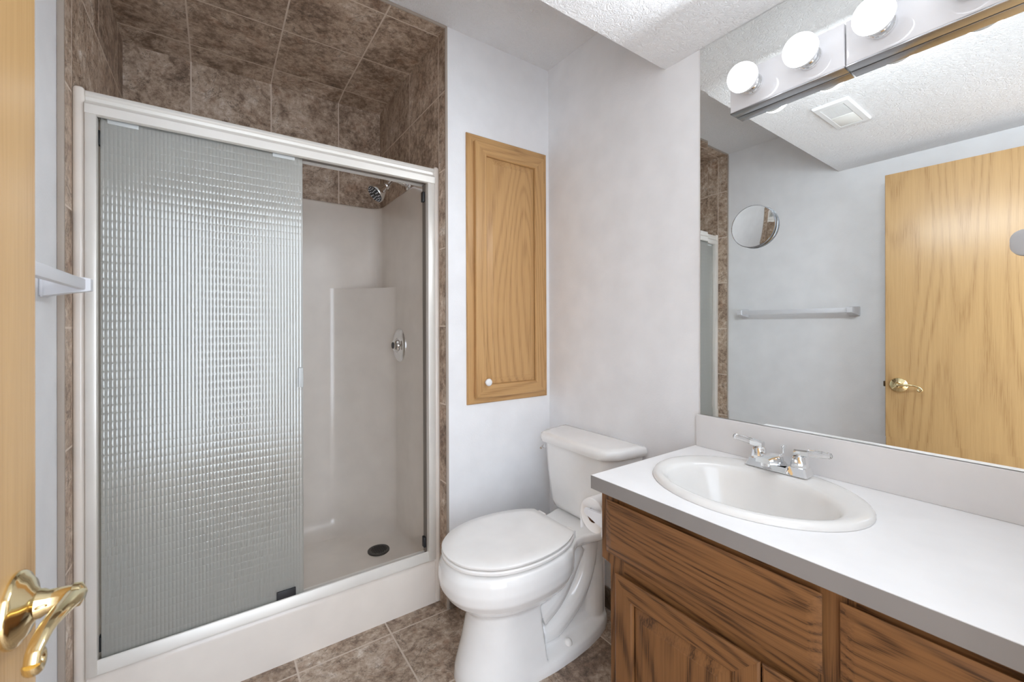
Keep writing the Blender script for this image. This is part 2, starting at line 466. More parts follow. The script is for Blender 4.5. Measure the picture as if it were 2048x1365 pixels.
# ------------------------------------------------------------------ shower stall (pan + wall surround)
stall = thing('shower_stall', 'cream one-piece fibreglass shower stall with corner shelf', 'shower', (0.23, 2.05, 0))
SX0, SX1, SYB, SZS = -0.303, 0.775, 2.455, 1.39
def arc(cx, cy, r, a0, a1, n): return [(cx+r*cos(a0+(a1-a0)*i/n), cy+r*sin(a0+(a1-a0)*i/n)) for i in range(n+1)]
def upath(i, shelf):
    x0, x1, yb, R = SX0+i, SX1-i, SYB-i, 0.07
    r = max(R-i, 0.012)
    pts = [(x0, 1.72 + (yb-R-1.72)*k/6) for k in range(6)]
    pts += arc(x0+r, yb-r, r, pi, pi/2, 8)
    pts += [(x0+r + (0.50-x0-r)*k/8, yb) for k in range(1, 8)]
    if not shelf:
        pts += [(0.50 + (x1-r-0.50)*k/6, yb) for k in range(0, 6)]
        pts += arc(x1-r, yb-r, r, pi/2, 0, 14)
        pts += [(x1, yb-r - (yb-r-2.17)*k/6) for k in range(1, 6)]
    else:
        # bowed column filling the corner below the shelf
        A = V(0.50, yb, 0); B = V(x1, 2.17, 0)
        k1 = V(0.55, yb, 0); k2 = V(0.60-i*0.5, yb-0.025-i*0.2, 0); k3 = V(x1-0.045-i*0.2, 2.30-i*0.5, 0); k4 = V(x1, 2.225, 0)
        P = [A, k1, k2, k3, k4, B]
        for k in range(26):
            t = k/26
            q = [p.copy() for p in P]
            while len(q) > 1: q = [q[j]*(1-t)+q[j+1]*t for j in range(len(q)-1)]
            pts.append((q[0].x, q[0].y))
    pts += [(x1, 2.17 - (2.17-1.72)*k/5) for k in range(6)]
    return pts
bm = NB()
rings = []
for i, z in [(0.09, 0.072), (0.065, 0.076), (0.045, 0.083), (0.028, 0.093), (0.014, 0.108), (0.004, 0.128), (0, 0.15), (0, 0.6), (0, SZS-0.012)]:
    rings.append([V(x, y, z) for x, y in upath(i, True)])
P1 = upath(0, True); P2 = upath(0, False)
assert len(P1) == len(P2), (len(P1), len(P2))
rings.append([V(a[0]*.97+b[0]*.03, a[1]*.97+b[1]*.03, SZS) for a, b in zip(P1, P2)])
rings.append([V(a[0]*.1+b[0]*.9, a[1]*.1+b[1]*.9, SZS) for a, b in zip(P1, P2)])
rings.append([V(x, y, SZS+0.012) for x, y in P2])
for i, z in [(0, 1.6), (0, 1.848), (-0.004, 1.857), (-0.011, 1.861), (-0.0145, 1.861)]:
    rings.append([V(x, y, z) for x, y in upath(i, False)])
vr = loft(bm, rings, closed=False)
obj('wall_surround', bm, STALL, stall, 45)
bm = NB()
base = upath(0.09, True)
pf = [V(x, y, 0.072) for x, y in base]
dc = V(0.661, 2.107, 0.0690)
vs = [bm.verts.new(p) for p in pf] + [bm.verts.new((base[-1][0], 1.70, 0.072)), bm.verts.new((base[0][0], 1.70, 0.072))]
cv = bm.verts.new(dc)
for i in range(len(vs)): bm.faces.new((vs[i], vs[(i+1) % len(vs)], cv))
obj('pan_floor', bm, STALL, stall, 60)
bm = NB()
prof = [(1.68, 0.0), (1.68, 0.165), (1.682, 0.178), (1.688, 0.187), (1.697, 0.191), (1.735, 0.191), (1.745, 0.186), (1.752, 0.170), (1.760, 0.110), (1.772, 0.085), (1.80, 0.073), (1.83, 0.068), (1.83, 0.0)]
loft(bm, [[V(x, y, z) for y, z in prof] for x in (-0.3295, 0.7895)])
obj('threshold', bm, STALL, stall, 35)
for xa, xb in ((-0.3295, -0.3035), (0.7655, 0.7895)):
    bm = NB(); box(bm, xa, xb, 1.672, 1.735, 0.0, 1.866, bev=0.0105, seg=5)
    obj('side_flange', bm, STALL, stall, 50)
bm = NB()
lathe(bm, (dc.x, dc.y, 0.0702), (0, 0, 1), [(0.054, 0), (0.054, 0.004), (0.048, 0.0065), (0.042, 0.005), (0.001, 0.005)], 40)
dr = obj('drain_cover', bm, DRAINM, stall, 40)
bm = NB()
for ix in range(-4, 5):
    for iy in range(-4, 5):
        x, y = ix*0.0095 + (0.00475 if iy % 2 else 0), iy*0.0082
        if x*x+y*y < 0.037**2:
            lathe(bm, (dc.x+x, dc.y+y, 0.0753), (0, 0, 1), [(0.0034, 0), (0.0034, 0.0004)], 6)
obj('drain_hole', bm, HOLEM, dr, 0)['kind'] = 'stuff'

# ------------------------------------------------------------------ shower door frame + panels
sf = thing('shower_door_frame', 'cream metal sliding-door frame across the shower opening', 'shower frame', (0.23, 1.70, 0.19))
bm = NB()
prof = [(1.672, 1.788), (1.667, 1.791), (1.666, 1.816), (1.669, 1.820), (1.676, 1.824), (1.681, 1.831), (1.680, 1.840), (1.676, 1.844), (1.675, 1.846), (1.6765, 1.8465), (1.6765, 1.853), (1.679, 1.857), (1.73, 1.857), (1.735, 1.853), (1.735, 1.788), (1.728, 1.788), (1.728, 1.80), (1.680, 1.80), (1.680, 1.788)]
loft(bm, [[V(x, y, z) for y, z in prof] for x in (-0.3033, 0.7675)])
obj('header_rail', bm, FRAME, sf, 35)
bm = NB(); box(bm, -0.275, 0.735, 1.682, 1.727, 1.797, 1.799)
obj('header_channel', bm, DARK, sf, 0)
for xa, xb in ((-0.3033, -0.279), (0.735, 0.7655)):
    bm = NB(); box(bm, xa, xb, 1.667, 1.73, 0.190, 1.79, bev=0.002)
    obj('jamb', bm, FRAME, sf, 40)
bm = NB(); box(bm, 0.7325, 0.735, 1.69, 1.722, 0.20, 1.79)
obj('jamb_channel', bm, DARK, sf, 0)
bm = NB()
prof = [(1.669, 0.191), (1.669, 0.196), (1.678, 0.226), (1.681, 0.228), (1.684, 0.226), (1.684, 0.202), (1.712, 0.202), (1.712, 0.218), (1.716, 0.218), (1.716, 0.202), (1.728, 0.212), (1.731, 0.212), (1.731, 0.191)]
loft(bm, [[V(x, y, z) for y, z in prof] for x in (-0.279, 0.735)])
obj('bottom_track', bm, FRAME, sf, 35)
for x, z in ((0.728, 1.735), (0.728, 0.262), (-0.2745, 1.735), (-0.2745, 0.262)):
    bm = NB(); box(bm, x-0.006, x+0.005, 1.693, 1.715, z-0.022, z+0.022, bev=0.003)
    obj('rubber_bumper', bm, BLACK, sf, 40)

def panel(name, label, x0, x1, y0, hx, side, group):
    t = thing(name, label, 'shower door', ((x0+x1)/2, y0, 0.203), group)
    bm = NB(); box(bm, x0, x1, y0, y0+0.006, 0.203, 1.798, bev=0.0008, seg=1)
    obj('glass_pane', bm, GLASS, t, 40)
    bm = NB(); s = -1 if side == 'front' else -1
    box(bm, hx-0.0085, hx+0.0085, y0-0.012, y0+0.0, 0.965, 1.035, bev=0.003)
    obj('pull_handle', bm, CLIP, t, 40)
    for xx in (x0+0.05, x1-0.06):
        bm = NB(); box(bm, xx-0.035, xx+0.035, y0-0.002, y0+0.008, 1.777, 1.797, bev=0.002)
        obj('roller_hanger', bm, CLIP, t, 40)
    return t
p1 = panel('sliding_door_panel', 'outer ribbed obscure glass sliding panel, pushed to the left of the shower', -0.274, 0.258, 1.6885, 0.249, 'front', 'sliding shower panels')
p2 = panel('sliding_door_panel', 'inner ribbed obscure glass sliding panel, behind the outer one', -0.2725, 0.252, 1.7185-0.0005, -0.266, 'back', 'sliding shower panels')
bm = NB(); box(bm, 0.172, 0.232, 1.6830, 1.7005, 0.203, 0.254, bev=0.002)
obj('bottom_guide', bm, BLACK, p1, 40)

# ------------------------------------------------------------------ shower head and valve
sh = thing('overhead_shower', 'chrome shower head on bent arm above the stall', 'shower head', (0.79, 2.03, 1.887))
bm = NB(); lathe(bm, (0.7905, 2.03, 1.887), (-1, 0, 0), [(0.030, 0), (0.030, 0.003), (0.022, 0.010), (0.011, 0.013)], 32)
obj('wall_flange', bm, CHROME, sh, 50)
arm = [(0.786, 2.03, 1.887), (0.765, 2.03, 1.890), (0.735, 2.03, 1.898), (0.715, 2.03, 1.898), (0.70, 2.03, 1.888), (0.683, 2.03, 1.866)]
bm = NB(); tube(bm, arm, 0.0105, 16, sub=6); obj('shower_arm', bm, CHROME, sh, 60)
hd = V(-0.74, -0.10, -0.66).normalized(); h0 = V(0.686, 2.03, 1.870)
bm = NB(); lathe(bm, h0, hd, [(0.012, 0), (0.016, 0.002), (0.0165, 0.014), (0.013, 0.016), (0.017, 0.022), (0.022, 0.034), (0.031, 0.052), (0.041, 0.070), (0.0445, 0.080), (0.0445, 0.086), (0.042, 0.089)], 40)
head = obj('spray_head', bm, CHROME, sh, 45)
bm = NB(); lathe(bm, h0+hd*0.0885, hd, [(0.041, 0), (0.040, 0.0018), (0.001, 0.0022)], 40)
obj('spray_face', bm, BLACK, head, 40)
bm = NB(); x, y = frame_axes(hd)
for rr, nn in ((0.014, 6), (0.025, 10), (0.034, 14)):
    for k in range(nn):
        a = 2*pi*k/nn
        lathe(bm, h0+hd*0.0905+x*(rr*cos(a))+y*(rr*sin(a)), hd, [(0.0024, 0), (0.0016, 0.003)], 8)
obj('spray_nozzle', bm, PLAS, head, 0)['kind'] = 'stuff'

va = thing('shower_valve', 'round chrome shower valve on the right stall wall', 'shower valve', (0.775, 2.12, 1.085))
bm = NB(); lathe(bm, (0.775, 2.12, 1.085), (-1, 0, 0), [(0.086, 0), (0.086, 0.003), (0.080, 0.008), (0.068, 0.011), (0.062, 0.010), (0.040, 0.014), (0.034, 0.016)], 48)
obj('escutcheon', bm, CHROME, va, 50)
bm = NB()
n = 40; prof = [(0.036, 0.012), (0.036, 0.016), (0.033, 0.024), (0.027, 0.031), (0.022, 0.034), (0.018, 0.035)]
rings = []
for r, t in prof:
    rings.append([V(0.775-t, 2.12 + r*(1+0.05*cos(8*a))*cos(a), 1.085 + r*(1+0.05*cos(8*a))*sin(a)) for a in [2*pi*k/n for k in range(n)]])
loft(bm, rings); kn = obj('valve_knob', bm, CHROME, va, 45)
bm = NB(); lathe(bm, (0.775-0.0348, 2.12, 1.085), (-1, 0, 0), [(0.017, 0), (0.016, 0.003), (0.001, 0.004)], 24)
obj('index_cap', bm, BLACK, kn, 40)

# ------------------------------------------------------------------ raised panel leaf
def ring_leaf(bm, fmap, a0, a1, b0, b1, prof, side_mats=True):
    """concentric rectangular rings: prof=[(inset,depth)]; sides along b get material 0, sides along a get 1"""
    vr = []
    for i, d in prof:
        vr.append([bm.verts.new(fmap(*q, d)) for q in ((a0+i, b0+i), (a1-i, b0+i), (a1-i, b1-i), (a0+i, b1-i))])
    for A, B in zip(vr, vr[1:]):
        for k in range(4):
            f = bm.faces.new((A[k], A[(k+1) % 4], B[(k+1) % 4], B[k]))
            f.material_index = 1 if k in (0, 2) else 0
    return vr

def raised_door(name, parent, fmap, a0, a1, b0, b1, mv, mh, stile=0.055, th=0.019, finger=False):
    bm = NB()
    lead = [(0.012, 0), (0.0, 0.012), (0.0, th-0.003), (0.004, th)] if finger else [(0, 0), (0, th-0.004), (0.002, th-0.001), (0.006, th)]
    ring_leaf(bm, fmap, a0, a1, b0, b1, lead + [(stile-0.004, th), (stile-0.001, th-0.003), (stile, th-0.005), (stile+0.001, th-0.010)])
    fr = obj(name, bm, [mv, mh], parent, 25)
    bm = NB(); s = stile+0.0008
    vr = ring_leaf(bm, fmap, a0, a1, b0, b1, [(s, th-0.012), (s+0.004, th-0.010), (s+0.028, th-0.003), (s+0.030, th-0.0015)])
    f = bm.faces.new(vr[-1]); f.material_index = 0
    for fc in bm.faces: fc.material_index = 0
    obj('raised_panel', bm, [mv], fr, 25)
    return fr

# oak wall cabinet
cb = thing('wall_cabinet', 'oak recessed wall cabinet with raised-panel door between shower and corner', 'cabinet', (1.105, YB, 0.842))
wm = lambda a, b, d: V(a, YB-d, b)
bm = NB()
vr = ring_leaf(bm, wm, 0.884, 1.326, 0.842, 2.017, [(0, 0), (0, 0.006), (0.004, 0.009), (0.008, 0.0095), (0.045, 0.0095), (0.045, 0.002)])
bm.faces.new(vr[-1])
obj('face_frame', bm, [OAK_V, OAK_H], cb, 25)
wd = lambda a, b, d: V(a, YB-0.0097-d, b)
cd = raised_door('cabinet_door', cb, wd, 0.918, 1.298, 0.868, 1.984, OAK_V, OAK_H, 0.056, 0.019)
bm = NB(); lathe(bm, (0.967, YB-0.0287, 0.938), (0, -1, 0), [(0.008, 0), (0.007, 0.006), (0.010, 0.010), (0.0155, 0.016), (0.0165, 0.022), (0.013, 0.027), (0.004, 0.030)], 28)
obj('door_knob', bm, KNOBM, cd, 60)
for z in (0.945, 1.43, 1.90):
    bm = NB(); box(bm, 1.299, 1.304, YB-0.018, YB-0.0096, z-0.03, z+0.03, bev=0.0015); lathe(bm, (1.3015, YB-0.018, z-0.028), (0, 0, 1), [(0.003, 0), (0.003, 0.056)], 10)
    obj('hinge', bm, HINGE, cb, 40)

# ------------------------------------------------------------------ vanity
VF = 0.864
vn = thing('vanity_cabinet', 'oak vanity cabinet under the white countertop', 'cabinet', (1.10, 0.35, 0))
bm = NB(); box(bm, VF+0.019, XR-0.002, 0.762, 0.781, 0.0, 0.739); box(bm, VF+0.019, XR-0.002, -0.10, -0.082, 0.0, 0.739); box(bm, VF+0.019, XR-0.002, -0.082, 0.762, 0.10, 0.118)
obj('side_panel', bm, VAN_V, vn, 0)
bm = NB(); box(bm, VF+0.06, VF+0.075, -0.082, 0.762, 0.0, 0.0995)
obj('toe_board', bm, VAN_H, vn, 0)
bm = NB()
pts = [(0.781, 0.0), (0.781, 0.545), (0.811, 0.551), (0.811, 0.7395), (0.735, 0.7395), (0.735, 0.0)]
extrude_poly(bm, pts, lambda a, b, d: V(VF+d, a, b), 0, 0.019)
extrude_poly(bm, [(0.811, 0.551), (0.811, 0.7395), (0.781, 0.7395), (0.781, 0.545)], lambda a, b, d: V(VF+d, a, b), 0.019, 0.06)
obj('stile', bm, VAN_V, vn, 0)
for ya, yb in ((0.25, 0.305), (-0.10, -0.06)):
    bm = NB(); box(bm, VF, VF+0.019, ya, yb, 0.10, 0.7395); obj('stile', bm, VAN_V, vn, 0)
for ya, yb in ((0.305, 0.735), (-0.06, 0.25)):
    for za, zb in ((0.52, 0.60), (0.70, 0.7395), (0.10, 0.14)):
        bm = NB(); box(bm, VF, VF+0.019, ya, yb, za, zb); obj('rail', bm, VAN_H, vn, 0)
vm = lambda a, b, d: V(VF-d-0.0002, a, b)
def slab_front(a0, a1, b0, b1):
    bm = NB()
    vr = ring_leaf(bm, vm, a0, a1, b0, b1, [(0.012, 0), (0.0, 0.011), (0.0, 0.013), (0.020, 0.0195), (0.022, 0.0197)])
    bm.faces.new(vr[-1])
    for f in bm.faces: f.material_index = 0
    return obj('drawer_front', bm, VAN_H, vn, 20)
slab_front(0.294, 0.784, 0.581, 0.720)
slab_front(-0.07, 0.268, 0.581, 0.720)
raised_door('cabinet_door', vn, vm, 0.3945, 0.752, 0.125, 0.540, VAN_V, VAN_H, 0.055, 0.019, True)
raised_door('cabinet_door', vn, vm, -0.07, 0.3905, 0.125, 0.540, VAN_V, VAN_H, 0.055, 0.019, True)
bm = NB(); box(bm, VF-0.006, VF-0.0002, 0.7535, 0.760, 0.435, 0.490, bev=0.0015)
obj('hinge', bm, HINGE, vn, 40)

# countertop with sink cut-out
SKX, SKY, SKA, SKB = 1.090, 0.530, 0.200, 0.243      # centre, semi axes along x and y
ct = thing('countertop', 'white laminate vanity countertop with backsplash', 'countertop', (1.09, 0.35, 0.739))
bm = NB()
CX0, CX1, CY0, CY1, CZ0, CZ1 = 0.836, XR-0.001, YN+0.003, 0.823, 0.740, 0.776
ym = 0.235
angs = [2*pi*k/96 for k in range(96)]
cs = [math.atan2(yy-SKY, xx-SKX) % (2*pi) for xx in (CX0, CX1) for yy in (ym, CY1)]
angs = sorted(set(angs + cs))
ea, eb = SKA-0.018, SKB-0.018
inn, outp = [], []
for a in angs:
    c, s = cos(a), sin(a)
    k = 1/math.sqrt((c/ea)**2+(s/eb)**2); inn.append((SKX+k*c, SKY+k*s))
    ts = []
    if c > 1e-9: ts.append((CX1-SKX)/c)
    if c < -1e-9: ts.append((CX0-SKX)/c)
    if s > 1e-9: ts.append((CY1-SKY)/s)
    if s < -1e-9: ts.append((ym-SKY)/s)
    t = min(ts); outp.append((SKX+t*c, SKY+t*s))
ti = [bm.verts.new((x, y, CZ1)) for x, y in inn]; to = [bm.verts.new((x, y, CZ1)) for x, y in outp]
bi = [bm.verts.new((x, y, CZ0)) for x, y in inn]; bo = [bm.verts.new((x, y, CZ0)) for x, y in outp]
n = len(angs)
for i in range(n):
    j = (i+1) % n
    bm.faces.new((ti[i], ti[j], to[j], to[i])); bm.faces.new((bi[i], bo[i], bo[j], bi[j]))
    bm.faces.new((ti[i], bi[i], bi[j], ti[j]))
    if not (abs(outp[i][1]-ym) < 1e-6 and abs(outp[j][1]-ym) < 1e-6): bm.faces.new((to[i], to[j], bo[j], bo[i]))
x0, x1, y0, y1 = CX0, CX1, CY0, ym
q = {}
for x in (x0, x1):
    for y in (y0, y1):
        for z in (CZ0, CZ1): q[(x, y, z)] = bm.verts.new((x, y, z))
for f in (((x0, y0, CZ1), (x1, y0, CZ1), (x1, y1, CZ1), (x0, y1, CZ1)), ((x0, y0, CZ0), (x0, y1, CZ0), (x1, y1, CZ0), (x1, y0, CZ0)),
          ((x0, y0, CZ0), (x0, y0, CZ1), (x0, y1, CZ1), (x0, y1, CZ0)), ((x0, y0, CZ0), (x1, y0, CZ0), (x1, y0, CZ1), (x0, y0, CZ1)), ((x1, y0, CZ0), (x1, y1, CZ0), (x1, y1, CZ1), (x1, y0, CZ1))):
    bm.faces.new([q[k] for k in f])
obj('counter_slab', bm, LAMIN, ct, 0)
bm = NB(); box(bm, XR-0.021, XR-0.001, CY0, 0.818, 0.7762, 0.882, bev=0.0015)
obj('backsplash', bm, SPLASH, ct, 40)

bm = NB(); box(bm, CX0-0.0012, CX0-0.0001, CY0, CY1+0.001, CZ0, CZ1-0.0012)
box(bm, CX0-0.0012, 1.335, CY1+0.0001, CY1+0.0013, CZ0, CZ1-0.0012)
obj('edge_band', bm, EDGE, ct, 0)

# sink
sk = thing('sink', 'white oval drop-in basin set in the countertop', 'sink', (SKX, SKY, 0.776))
bm = NB()
N = 72
def ell(cx, cy, a, b, z): return [V(cx+a*cos(2*pi*k/N), cy+b*sin(2*pi*k/N), z) for k in range(N)]
R = [ell(SKX, SKY, SKA, SKB, 0.7765), ell(SKX, SKY, SKA, SKB, 0.780), ell(SKX, SKY, SKA-0.003, SKB-0.003, 0.785), ell(SKX, SKY, SKA-0.009, SKB-0.009, 0.789),
     ell(SKX, SKY, SKA-0.017, SKB-0.017, 0.790), ell(SKX-0.004, SKY, SKA-0.026, SKB-0.025, 0.789)]
bx = SKX-0.028
for a, b, z in [(0.148, 0.205, 0.787), (0.141, 0.198, 0.783), (0.136, 0.192, 0.774), (0.131, 0.186, 0.757), (0.124, 0.176, 0.73), (0.110, 0.158, 0.695), (0.085, 0.124, 0.66), (0.05, 0.07, 0.638), (0.024, 0.026, 0.632)]:
    R.append(ell(bx, SKY, a, b, z))
loft(bm, R, cap0=False, cap1=True)
obj('basin', bm, SINKM, sk, 60)
bm = NB(); lathe(bm, (bx, SKY, 0.633), (0, 0, 1), [(0.022, 0), (0.022, 0.002), (0.017, 0.003), (0.015, 0.001), (0.012, 0.004), (0.001, 0.005)], 28)
obj('drain_plug', bm, CHROME, sk, 40)

# faucet
FX, FY, FZ = 1.252, 0.531, 0.7895
fa = thing('faucet', 'chrome two-handle faucet with clear levers on the sink', 'faucet', (FX, FY, FZ))
bm = NB()
def rrect(cx, cy, hx, hy, z, c=0.006): return [V(cx+sx*(hx-(c if k else 0)), cy+sy*(hy-(0 if k else c)), z) for sx, sy, k in ((1, 1, 1), (1, 1, 0), (1, -1, 0), (1, -1, 1), (-1, -1, 1), (-1, -1, 0), (-1, 1, 0), (-1, 1, 1))]
def block(bm, cx, cy, h0, h1, w0, w1, z0, z1, c0=0.004, c1=0.004):
    loft(bm, [rrect(cx, cy, h0, w0, z0, c0), rrect(cx, cy, h1, w1, z1, c1)])
block(bm, FX, FY, 0.0305, 0.0305, 0.0765, 0.0765, FZ+0.0008, FZ+0.002)
for s in (1, -1): block(bm, FX, FY+s*0.0505, 0.029, 0.0205, 0.026, 0.0185, FZ+0.002, FZ+0.021)
block(bm, FX, FY, 0.027, 0.02, 0.03, 0.03, FZ+0.002, FZ+0.014)
obj('deck_plate', bm, CHROME, fa, 25)
bm = NB()
# wedge spout rising from the centre and reaching over the bowl
prof = [(0.024, 0.012, 0.021, 0.026), (0.018, 0.012, 0.021, 0.036), (0.0, 0.014, 0.021, 0.045), (-0.03, 0.020, 0.020, 0.048), (-0.07, 0.030, 0.0185, 0.049), (-0.090, 0.034, 0.018, 0.048)]
rings = []
for dx, zb, hw, zt in prof:
    rings.append([V(FX+dx, FY-hw, FZ+zb), V(FX+dx, FY+hw, FZ+zb), V(FX+dx, FY+hw*0.95, FZ+zt-0.004), V(FX+dx, FY+hw*0.55, FZ+zt), V(FX+dx, FY-hw*0.55, FZ+zt), V(FX+dx, FY-hw*0.95, FZ+zt-0.004)])
loft(bm, rings)
lathe(bm, (FX-0.078, FY, FZ+0.034), (0, 0, -1), [(0.010, 0), (0.010, 0.009), (0.008, 0.010)], 20)
obj('spout', bm, CHROME, fa, 30)
bm = NB(); lathe(bm, (FX+0.027, FY, FZ+0.012), (0, 0, 1), [(0.0028, 0), (0.0028, 0.038), (0.0042, 0.042), (0.0072, 0.046), (0.0070, 0.049), (0.002, 0.050)], 16)
obj('lift_rod', bm, CHROME, fa, 50)
for s in (1, -1):
    hy = FY+s*0.0505
    bm = NB()
    lathe(bm, (FX, hy, FZ+0.020), (0, 0, 1), [(0.0205, 0), (0.0200, 0.010), (0.0180, 0.024), (0.0165, 0.029), (0.011, 0.032), (0.0095, 0.036)], 14)
    rings = [[V(FX-0.0095*k, hy-s*0.011, FZ+0.050+zz) for k, zz in ((1, 0.001), (1, 0.012), (0.5, 0.015), (-0.5, 0.015), (-1, 0.012), (-1, 0.001))],
             [V(FX-0.0105*k, hy+s*0.020, FZ+0.053+zz) for k, zz in ((1, 0.001), (1, 0.012), (0.5, 0.0155), (-0.5, 0.0155), (-1, 0.012), (-1, 0.001))]]
    loft(bm, rings)
    h = obj('handle', bm, CHROME, fa, 25)
    bm = NB(); d = V(0, s, 0.10).normalized()
    lathe(bm, (FX, hy+s*0.0185, FZ+0.0605), d, [(0.0082, 0), (0.0092, 0.004), (0.0086, 0.030), (0.0072, 0.042), (0.0080, 0.046), (0.0060, 0.052), (0.002, 0.054)], 8)
    obj('clear_lever', bm, ACRYL, h, 20)

# ------------------------------------------------------------------ wall mirror with bevelled edge (leans back a touch)
MT = 0.0075
def mp(y, z, d): return V(1.3375 + (z-0.884)*MT - d, y, z)
bm = NB()
rings = []
for i, d in [(0, -0.0), (0, 0.0028), (0.027, 0.0031)]:
    rings.append([mp(y, z, d) for y, z in ((-0.095+i, 0.8835+i), (0.807-i, 0.8835+i), (0.807-i, 2.114-i), (-0.095+i, 2.114-i))])
loft(bm, rings, cap0=True, cap1=True)
mi = obj('wall_mirror', bm, MIRROR, None, 0)
tag(mi, 'large rectangular wall mirror spanning the wall above the white backsplash', 'mirror')

# shaving mirror stuck on the wall mirror
SMC = V(1.3245, 0.631, 1.479); SMN = V(-1, 0.0, 0.0).normalized()
sm = thing('shaving_mirror', 'small round chrome-rimmed shaving mirror stuck on the large mirror', 'mirror', SMC)
bm = NB()
R0 = 0.0625; RC = 0.50
x, y = frame_axes(SMN)
rings = []
for k in range(0, 13):
    r = R0*0.985*k/12 if k else 0.0003
    sag = r*r/(2*RC)
    rings.append([SMC + SMN*(sag-0.004) + x*(r*cos(2*pi*i/48)) + y*(r*sin(2*pi*i/48)) for i in range(48)])
loft(bm, rings, cap0=True, cap1=False)
obj('mirror_face', bm, MIRROR, sm, 60)
bm = NB(); lathe(bm, SMC, SMN, [(R0*0.98, -0.0010), (R0*0.99, 0.001), (R0*1.01, 0.0005), (R0*1.02, -0.002), (R0*1.0, -0.0035), (R0*1.0, -0.005), (R0*1.02, -0.007), (R0*0.98, -0.0095), (R0*0.80, -0.0105), (R0*0.3, -0.011)], 64, cap0=False)
obj('rim', bm, DCHROME, sm, 40)
bm = NB(); lathe(bm, SMC, SMN, [(0.030, -0.0108), (0.036, -0.0122)], 32)
obj('suction_mount', bm, BLACK, sm, 40)

# small hook plate near the near edge of the mirror
hk = thing('suction_hook', 'pale grey rounded suction hook on the mirror near the right edge', 'hook', (1.33, 0.098, 1.346))
bm = NB()
def rrect2(x, g):
    pts = []
    for cy, cz, a0 in ((0.107-g, 1.352-g, 0), (0.090+g, 1.352-g, pi/2), (0.090+g, 1.340+g, pi), (0.107-g, 1.340+g, 1.5*pi)):
        pts += [V(x, cy+0.0205*cos(a0+k*pi/12), cz+0.0205*sin(a0+k*pi/12)) for k in range(7)]
    return pts
loft(bm, [rrect2(1.3335, 0), rrect2(1.328, 0), rrect2(1.326, 0.002)])
obj('hook_plate', bm, HOOKM, hk, 40)
bm = NB(); lathe(bm, (1.338, 0.10, 1.346), (-1, 0, 0), [(0.022, -0.0012), (0.021, 0.003), (0.012, 0.006)], 28)
obj('suction_cup', bm, ACRYL, hk, 40)

# ------------------------------------------------------------------ vanity light bar
lb = thing('vanity_light', 'mirror-polished light bar with round bulbs across the top of the mirror', 'light', (1.33, 0.39, 1.84))
BX, BZ0, BZ1 = 1.306, 1.836, 1.947
for k, (ya, yb) in enumerate(((0.3955, 0.686), (0.06, 0.3925))):
    bm = NB(); box(bm, BX, 1.3395, ya, yb, BZ0, BZ1, bev=0.0025, seg=3)
    obj('bar_housing', bm, BARE, lb, 40)
    bm = NB(); box(bm, BX-0.001, 1.3395, ya, yb, BZ0-0.0045, BZ0-0.0002, bev=0.0008)
    obj('bottom_strip', bm, BARM, lb, 40)
for yb in (0.617, 0.470, 0.321, 0.174):
    bm = NB(); lathe(bm, (BX+0.0005, yb, 1.894), (-1, 0, 0), [(0.027, 0), (0.0285, 0.002), (0.0285, 0.010), (0.026, 0.013), (0.020, 0.013), (0.019, 0.020), (0.017, 0.020)], 36)
    so = obj('bulb_socket', bm, CHROME, lb, 40)
    bm = NB()
    r = 0.040; cz = 0.063
    pf = [(0.015, 0.014), (0.0165, 0.022)] + [(r*sin(a), cz-r*cos(a)) for a in [radians(d) for d in range(28, 180, 8)]] + [(0.001, cz+r)]
    lathe(bm, (BX, yb, 1.894), (-1, 0, 0), pf, 36)
    for f in bm.faces: f.material_index = 0 if f.calc_center_median().x < BX-0.058 else 1
    obj('globe_bulb', bm, [BULB, BULBW], so, 60)
    ld = bpy.data.lights.new('bulb_light', 'AREA'); ld.shape = 'DISK'; ld.size = 0.06; ld.energy = LAMP_WATT; ld.color = (0.91, 0.98, 1.05)  # added disc before the bulb, tilted down, carries most of its light
    lo = bpy.data.objects.new('bulb_light', ld); C.objects.link(lo); lo.parent = lb
    lo.location = Vector((BX-cz-r-0.0095, yb, 1.894)) - lb.location; lo.rotation_euler = (0, radians(74), 0)

# ------------------------------------------------------------------ exhaust fan on the soffit
ef = thing('exhaust_fan', 'white ceiling exhaust fan with light lens on the soffit', 'fan', (0.454, 0.686, ZS))
bm = NB()
fm = lambda a, b, d: V(a, b, ZS-d)
FXa, FXb, FYa, FYb = 0.312, 0.596, 0.622, 0.750
vr = ring_leaf(bm, fm, FXa, FXb, FYa, FYb, [(0, 0), (0, 0.006), (0.004, 0.011), (0.022, 0.013), (0.024, 0.010), (0.024, 0.001)])
for f in bm.faces: f.material_index = 0
obj('cover', bm, FANM, ef, 30)
bm = NB(); box(bm, 0.338, 0.452, FYa+0.0245, FYb-0.0245, ZS-0.013, ZS-0.001, bev=0.002)
obj('light_lens', bm, LENSM, ef, 40)
bm = NB(); box(bm, 0.456, 0.570, FYa+0.0245, FYb-0.0245, ZS-0.003, ZS-0.001)
obj('grille_back', bm, HOLEM, ef, 0)
bm = NB()
for k in range(15):
    xx = 0.458 + k*0.0078; box(bm, xx, xx+0.0048, FYa+0.0245, FYb-0.0245, ZS-0.012, ZS-0.004)
obj('grille', bm, FANM, ef, 0)

